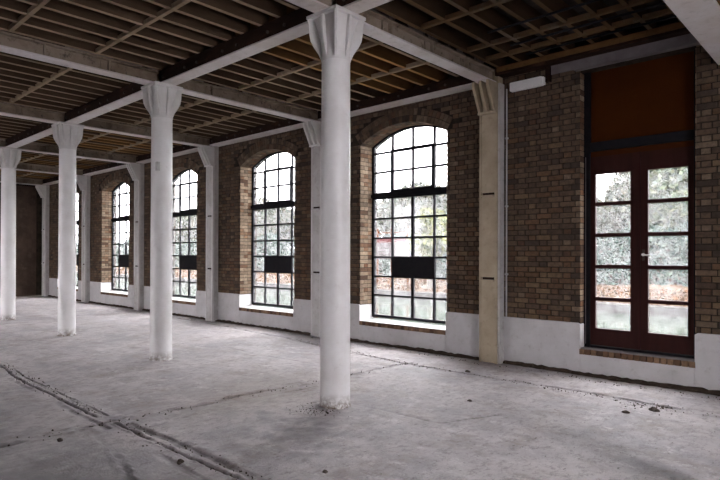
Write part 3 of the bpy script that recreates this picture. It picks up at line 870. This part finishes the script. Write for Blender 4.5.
slabels = ['yellowed cream iron wall stanchion between the nearest window and the door', 'white iron wall stanchion just left of the nearest column', 'white iron wall stanchion between the second and third windows',
           'white iron wall stanchion just left of the second column', 'white iron wall stanchion beside the third column', 'white iron wall stanchion in the far corner of the room']
s0 = make_stanchion('cream_iron', 'cream_iron'); tag(s0, slabels[0], 'pilaster', 'iron wall stanchions')
MB().box(-4.117, -4.088, YW-0.16, YW-0.02, -0.02, 4.11).build('white_strip', 'grey_iron', s0)
s1 = make_stanchion('grey_iron', 'white_iron'); tag(s1, slabels[1], 'pilaster', 'iron wall stanchions'); s1.location.x -= BAY
for k in range(2, 6):
    c = copy_tree(s1); c.location.x = -4.267-BAY*k; c['label'] = slabels[k]
c = copy_tree(s1); c.location.x = -4.267+BAY; c['label'] = 'white iron wall stanchion beyond the right edge of the picture'

# ------------------------------------------------------------------ small fittings
root = empty('wall_light', (-3.749, YW, 3.988)); tag(root, 'white boxy unlit wall light on the brick beside the cream stanchion', 'light')
MB().box(-3.963, -3.475, YW-0.105, YW-0.02, 3.968, 4.095).build('housing', 'fixture', root, bevel=0.012)
MB().box(-3.953, -3.485, YW-0.02, YW-0.002, 3.978, 4.084).build('back_plate', 'grey_iron', root)
MB().box(-3.475, -3.450, YW-0.095, YW-0.02, 3.978, 4.084).build('end_cap', 'fixture', root, bevel=0.006)
root = empty('conduit_pipe', (-4.049, YW, 0)); tag(root, 'thin upright conduit on the brick beside the cream stanchion', 'pipe')
MB().tube((-4.049, YW-0.022, DADO), (-4.049, YW-0.022, 4.039), 0.012).build('pipe', 'grey_iron', root, smooth=True)
for z in (1.3, 2.3, 3.3):
    MB().box(-4.070, -4.029, YW-0.036, YW-0.002, z, z+0.025).build('clip', 'grey_iron', root)
root = empty('drop_bracket', (-3.414, YW, 3.937)); tag(root, 'small rusty brown bracket under the wall plate above the light', 'bracket')
MB().box(-3.440, -3.373, YW-0.06, YW-0.003, 4.008, 4.211).build('plate', 'girder_dark', root)

def lump(name, x, y, s, mat, label, group):
    n = 9; rs = []
    for z, k in ((0, 0.8), (0.3, 1.0), (0.6, 0.8), (0.85, 0.4)):
        rs.append([(x+s*k*math.cos(2*PI*i/n)*random.uniform(0.65, 1.2), y+s*k*0.7*math.sin(2*PI*i/n)*random.uniform(0.65, 1.2), -0.006+z*s*random.uniform(0.8, 1)) for i in range(n)])
    root = empty(name, (x, y, 0)); tag(root, label, 'rubble', group)
    MB().rings(rs).build('stone', mat, root)
LUMPS = [(-1.715, 6.302), (-1.90, 6.03), (-4.13, 6.62), (-3.0, 2.87), (-3.30, 5.34), (-5.15, 1.8), (-3.94, 2.24)]
for x, y, s, lab in ((-1.715, 6.302, 0.055, 'black lump of rubble on the floor in front of the glazed door'), (-1.90, 6.03, 0.04, 'dark rubble lump nearest the camera before the glazed door'),
                     (-4.13, 6.62, 0.045, 'dark rubble lump on the floor below the cream stanchion'), (-3.0, 2.87, 0.03, 'dark rubble lump at the bottom of the picture below the nearest column'),
                     (-3.30, 5.34, 0.03, 'small dark crumb on bare floor right of the nearest column'), (-5.15, 1.8, 0.035, 'small dark lump on the grey screed at lower left'),
                     (-3.94, 2.24, 0.04, 'dark lump on the trench edge at the bottom of the picture')):
    lump('rubble_lump', x, y, s, 'rubble', lab, 'loose rubble lumps')
# crumbs nobody could count
def crumbs(name, lines, n, mat, label, smin=0.003, smax=0.010):
    q = MB()
    for i in range(n):
        (xa, ya), (xb, yb), w = random.choice(lines)
        t = random.random(); x = xa+(xb-xa)*t+random.gauss(0, w); y = ya+(yb-ya)*t+random.gauss(0, w)
        if y > YW-0.05 or any(math.hypot(x-a, y-b) < 0.13 for a, b in LUMPS): continue
        s = random.uniform(smin, smax)*random.random()+0.004
        pts = [(x+s*random.uniform(.6, 1.2)*math.cos(a), y+s*random.uniform(.6, 1.2)*math.sin(a), -0.004) for a in (0.3, 1.9, 3.4, 5.0)]
        top = [(x+s*.5*math.cos(a), y+s*.5*math.sin(a), s*random.uniform(.6, 1.1)) for a in (0.3, 1.9, 3.4, 5.0)]
        q.add(pts+top, BOXF)
    tag(q.build(name, mat), label, 'grit', None, 'stuff')
LN = [((-9.3, 2.45), (-5.6, 2.35), 0.06), ((-5.4, 2.35), (-2.6, 2.42), 0.08), ((-5.4, 1.3), (-5.1, 6.5), 0.06), ((-4.6, 6.55), (-1.2, 6.5), 0.05), ((-8, 6.9), (-4.6, 6.5), 0.05), ((-1.9, 6.35), (-1.6, 6.45), 0.10), ((-23, 7.33), (3, 7.33), 0.05), ((-4.4, 3.9), (-4.1, 4.0), 0.10), ((-8, 7.3), (-1, 7.3), 0.06)]
crumbs('dark_grit', LN, 1300, 'rubble', 'dark grit scattered along the floor cuts')

# ------------------------------------------------------------------ other walls of the room
w = empty('wall_left', (XL, 6, 0)); tag(w, 'dark end wall of the room beyond the columns', None, None, 'structure')
MB().box(XL-0.3, XL-0.02, YB, YW+0.3, -0.2, 4.7).build('masonry', 'mortar', w)
for i in range(14):
    ya = 5.35+0.15*i-0.0
    if ya+0.14 > YW-0.2: break
    MB().box(XL-0.02, XL+0.004*(i % 2), ya, ya+0.145, 0.02, 4.1).build('board', 'endwall', w)
MB().box(XL-0.02, XL+0.02, YB, 5.3, 0, 4.1).build('brick_face', 'mortar', w)
w = empty('wall_front', (-10, YB, 0)); tag(w, 'plastered wall with tall openings opposite the windows', None, None, 'structure')
q = MB()
ox = [-20.2, -16.4, -12.7]
pts = [XL-0.3]+[e for c in ox for e in (c-0.9, c+0.9)]+[XR+0.3]
for a_, b_ in zip(pts[0::2], pts[1::2]):
    q.box(a_, b_, YB-0.4, YB, -0.2, 4.7)
for c in ox:
    q.box(c-0.9, c+0.9, YB-0.4, YB, -0.2, 0.45); q.box(c-0.9, c+0.9, YB-0.4, YB, 3.95, 4.7)
q.build('masonry', 'plaster', w)
w = empty('wall_right', (XR, 0, 0)); tag(w, 'plastered end wall with tall openings right of the picture', None, None, 'structure')
q = MB()
for a_, b_ in ((YB-0.4, 1.2), (3.2, YW+0.3)):
    q.box(XR+0.02, XR+0.3, a_, b_, -0.2, 4.7)
for a_, b_ in ((1.2, 3.2),):
    q.box(XR+0.02, XR+0.3, a_, b_, -0.2, 0.45); q.box(XR+0.02, XR+0.3, a_, b_, 3.95, 4.7)
q.build('masonry', 'plaster', w)
o = MB().box(XL-0.3, XR+0.3, YB-0.4, YG+0.1, ZD+0.05, ZD+0.15).build('roof_slab', 'deck'); tag(o, 'upper floor slab above the timber ceiling', None, None, 'structure')

# ------------------------------------------------------------------ outside: canal, bank, ivy, trees
o = MB().add([(-160, YG+1.4, -0.38), (60, YG+1.4, -0.38), (60, 20.3, -0.38), (-160, 20.3, -0.38)], [(0, 1, 2, 3)]).build('canal_water', 'water'); tag(o, 'grey green canal water seen through the lower panes', 'water', None, 'stuff')
o = MB().box(-160, 60, YG+0.12, YG+1.42, -1.2, -0.06).build('quay', 'coping'); tag(o, 'stone quay at the foot of the building', None, None, 'structure')
o = MB().box(-160, 60, YB-40, YB-0.4, -0.5, -0.15).build('yard', 'coping'); tag(o, 'pale yard on the other side of the building', None, None, 'structure')
o = MB().box(-160, 60, 19.9, 20.35, -0.8, -0.06).build('canal_coping', 'coping', bevel=0.03); tag(o, 'pale stone coping along the far canal bank', None, None, 'structure')
rs = []
for yb_, zb_ in ((20.35, -0.09), (21.2, 0.0), (23.0, 0.2), (24.5, 0.45), (32, 0.8), (70, 1.0)):
    rs.append([(x, yb_, zb_+random.uniform(-0.04, 0.04)) for x in np.linspace(-160, 60, 111)])
vs = [p for r in rs for p in r]; L = 111
o = MB().add(vs, [(k*L+i, k*L+i+1, (k+1)*L+i+1, (k+1)*L+i) for k in range(5) for i in range(L-1)]).build('far_bank', 'bank'); tag(o, 'far canal bank covered in fallen leaves', None, None, 'structure')

def leaves(name, C, S, tints, mat, parent=None, bright=0.25):
    n = len(C)
    a = RNG.normal(size=(n, 3)); a /= np.linalg.norm(a, axis=1)[:, None]
    b = np.cross(a, RNG.normal(size=(n, 3))); b /= np.linalg.norm(b, axis=1)[:, None]
    S = S[:, None]
    V = np.stack([C-a*S, C+b*S*0.55, C+a*S, C-b*S*0.55], 1).reshape(-1, 3)
    V = V-np.array(wloc(parent))
    me = bpy.data.meshes.new(name)
    me.vertices.add(4*n); me.vertices.foreach_set('co', V.ravel())
    me.loops.add(4*n); me.loops.foreach_set('vertex_index', np.arange(4*n, dtype=np.int32))
    me.polygons.add(n); me.polygons.foreach_set('loop_start', np.arange(0, 4*n, 4, dtype=np.int32))
    me.update(calc_edges=True)
    t = np.array(tints)[RNG.integers(0, len(tints), n)]*RNG.uniform(1-bright, 1+bright, (n, 1))
    t = np.repeat(np.concatenate([t, np.ones((n, 1))], 1), 4, 0).astype(np.float32)
    at = me.color_attributes.new('tint', 'FLOAT_COLOR', 'POINT'); at.data.foreach_set('color', t.ravel())
    return link(name, me, mat, parent)

GREEN = [(0.0380, 0.0522, 0.0323), (0.0522, 0.0627, 0.0380), (0.0323, 0.0446, 0.0351), (0.0712, 0.0741, 0.0437)]
PALE = [(0.0446, 0.0518, 0.0389), (0.0576, 0.0590, 0.0418), (0.0396, 0.0475, 0.0396), (0.0648, 0.0576, 0.0432)]
YELLOW = [(0.0880, 0.0920, 0.0256), (0.0720, 0.0840, 0.0288), (0.0960, 0.0920, 0.0360), (0.0520, 0.0640, 0.0280)]
IVY = [(0.0340, 0.0493, 0.0425), (0.0442, 0.0595, 0.0510), (0.0289, 0.0425, 0.0374), (0.0561, 0.0697, 0.0578)]
n = 60000
hx = RNG.uniform(-75, 8, n); hz = RNG.uniform(0, 1, n)
C = np.stack([hx, 24.3+0.9*hz+RNG.normal(0, 0.13, n).clip(-0.3, 0.4)+0.2*np.sin(hx*1.7), 0.4+hz*(2.35+0.25*np.sin(hx*0.9)+0.2*np.sin(hx*2.3))], 1)
tag(leaves('ivy_bank', C, RNG.uniform(0.07, 0.14, n), IVY, 'leaf'), 'long ivy covered bank on the far side of the canal', 'ivy', None, 'stuff')
q = MB().prism_x([(24.5, 0.3), (25.2, 2.0), (25.4, 2.0), (25.4, 0.3)], -90, 12); o = q.build('ivy_ground', 'soil'); tag(o, 'earth bank behind the ivy', None, None, 'structure')
n = 16000
C = np.stack([RNG.uniform(-60, 6, n), RNG.uniform(20.5, 23.4, n), np.zeros(n)], 1); C[:, 2] = np.interp(C[:, 1], [20.35, 21.2, 23, 24.5], [-0.09, 0, .2, .45])+0.05
C = C[~((np.abs(C[:, 0]+18.15) < 1.3) & (np.abs(C[:, 1]-22) < 0.35)) & (np.hypot(C[:, 0]+15.5, C[:, 1]-21.6) > 0.5)]; n = len(C)
tag(leaves('fallen_leaves', C, RNG.uniform(0.05, 0.11, n), [(0.085, 0.040, 0.020), (0.075, 0.048, 0.030), (0.09, 0.064, 0.046), (0.05, 0.028, 0.016)], 'leaf'), 'orange fallen leaves littering the far bank', 'leaves', None, 'stuff')

def tree(x, y, rx, rz, zc, tints, label, group, n=20000, size=0.16, base=0.5):
    root = empty('bank_tree', (x, y, base)); tag(root, label, 'tree', group)
    q = MB(); top = zc
    rs = []
    for z, r in ((base-0.2, 0.20), (base+0.6, 0.15), (zc-0.3*rz, 0.12), (zc+0.3*rz, 0.05)):
        rs.append([(x+0.1*math.sin(z)+r*math.cos(2*PI*i/9), y+r*math.sin(2*PI*i/9), z) for i in range(9)])
    q.rings(rs)
    q.build('trunk', 'bark', root, smooth=True)
    for i in range(6):
        a = random.uniform(0, 2*PI); zz = zc+random.uniform(-0.5, 0.2)*rz
        MB().tube((x, y, zz), (x+rx*0.6*math.cos(a), y+rx*0.6*math.sin(a), zz+rz*0.45), 0.03, 6).build('branch', 'bark', root)
    k = 26
    cc = RNG.normal(size=(k, 3)); cc /= np.linalg.norm(cc, axis=1)[:, None]
    cc = cc*RNG.uniform(0.35, 0.95, (k, 1))*np.array([rx, rx*0.8, rz])
    rad = RNG.uniform(0.25, 0.5, k)*rx
    idx = RNG.integers(0, k, n)
    d = RNG.normal(size=(n, 3)); d /= np.linalg.norm(d, axis=1)[:, None]
    C = cc[idx]+d*(rad[idx]*RNG.uniform(0.55, 1.0, n)**0.5)[:, None]+np.array([x, y, zc])
    leaves('crown', C, RNG.uniform(0.6, 1.2, n)*size, tints, 'leaf', root)
TR = [(-6.0, 28.2, 2.3, 2.9, 4.0, GREEN, 'full green tree across the canal behind the right door leaf'),
      (-9.6, 34.6, 2.8, 3.0, 4.4, PALE, 'tall pale tree across the canal between the two door leaves'),
      (-11.6, 28.2, 2.0, 1.9, 3.3, PALE, 'low pale tree across the canal behind the left door leaf'),
      (-16.9, 34.4, 2.6, 2.1, 4.0, GREEN, 'green tree across the canal to the right of the notice board'),
      (-21.6, 28.4, 2.7, 1.9, 3.7, PALE, 'rounded pale tree right behind the far bank notice board'),
      (-25.6, 35.0, 2.9, 2.2, 4.3, PALE, 'pale tree across the canal, first to the left of the notice board'),
      (-28.6, 28.4, 2.6, 1.8, 3.7, PALE, 'pale tree across the canal, second to the left of the notice board'),
      (-33.5, 35.0, 3.0, 1.9, 4.0, PALE, 'pale tree across the canal, third to the left of the notice board'),
      (-36.5, 28.6, 2.8, 1.7, 3.6, PALE, 'pale tree across the canal, fourth to the left of the notice board'),
      (-43.0, 35.0, 3.1, 1.9, 4.0, PALE, 'pale tree across the canal, fifth to the left of the notice board'),
      (-49.0, 28.8, 3.0, 1.8, 3.7, PALE, 'pale tree across the canal, sixth to the left of the notice board'),
      (-56.0, 35.0, 3.2, 1.9, 4.0, PALE, 'pale tree across the canal, farthest to the left of the notice board')]
for x, y, rx, rz, zc, tints, lab in TR:
    tree(x, y, rx, rz, zc, tints, lab, 'trees across the canal')
tree(-15.5, 21.6, 1.25, 1.2, 2.6, YELLOW, 'small yellow green tree on the bank beside the notice board', 'trees across the canal', n=3500, size=0.15, base=0.05)

root = empty('notice_board', (-18.15, 22, 0.1)); tag(root, 'white notice board with red header on orange posts across the canal', 'sign')
for x in (-19.13, -18.15, -17.15):
    MB().box(x-0.05, x+0.05, 21.95, 22.05, 0.0, 2.92).build('post', 'post', root)
MB().box(-19.2, -17.1, 21.94, 21.99, 2.66, 2.72).build('rail', 'post', root)
bd = MB().box(-19.2, -17.08, 21.90, 21.94, 1.36, 2.46).build('board', 'sign_white', root)
MB().box(-19.15, -17.13, 21.89, 21.90, 2.20, 2.42).build('header_band', 'sign_red', bd)
for z, mt_, fr_ in ((2.06, 'sign_grey', 0.9), (1.90, 'sign_grey', 0.8), (1.74, 'sign_grey', 0.85), (1.58, 'sign_grey', 0.9), (1.44, 'sign_red', 0.6)):
    q = MB(); x = -18.14-fr_
    while x < -18.14+fr_:
        wd = random.uniform(0.06, 0.2); q.box(x, x+wd, 21.892, 21.90, z-0.022, z+0.022); x += wd+0.035
    q.build('text_line', mt_, bd)
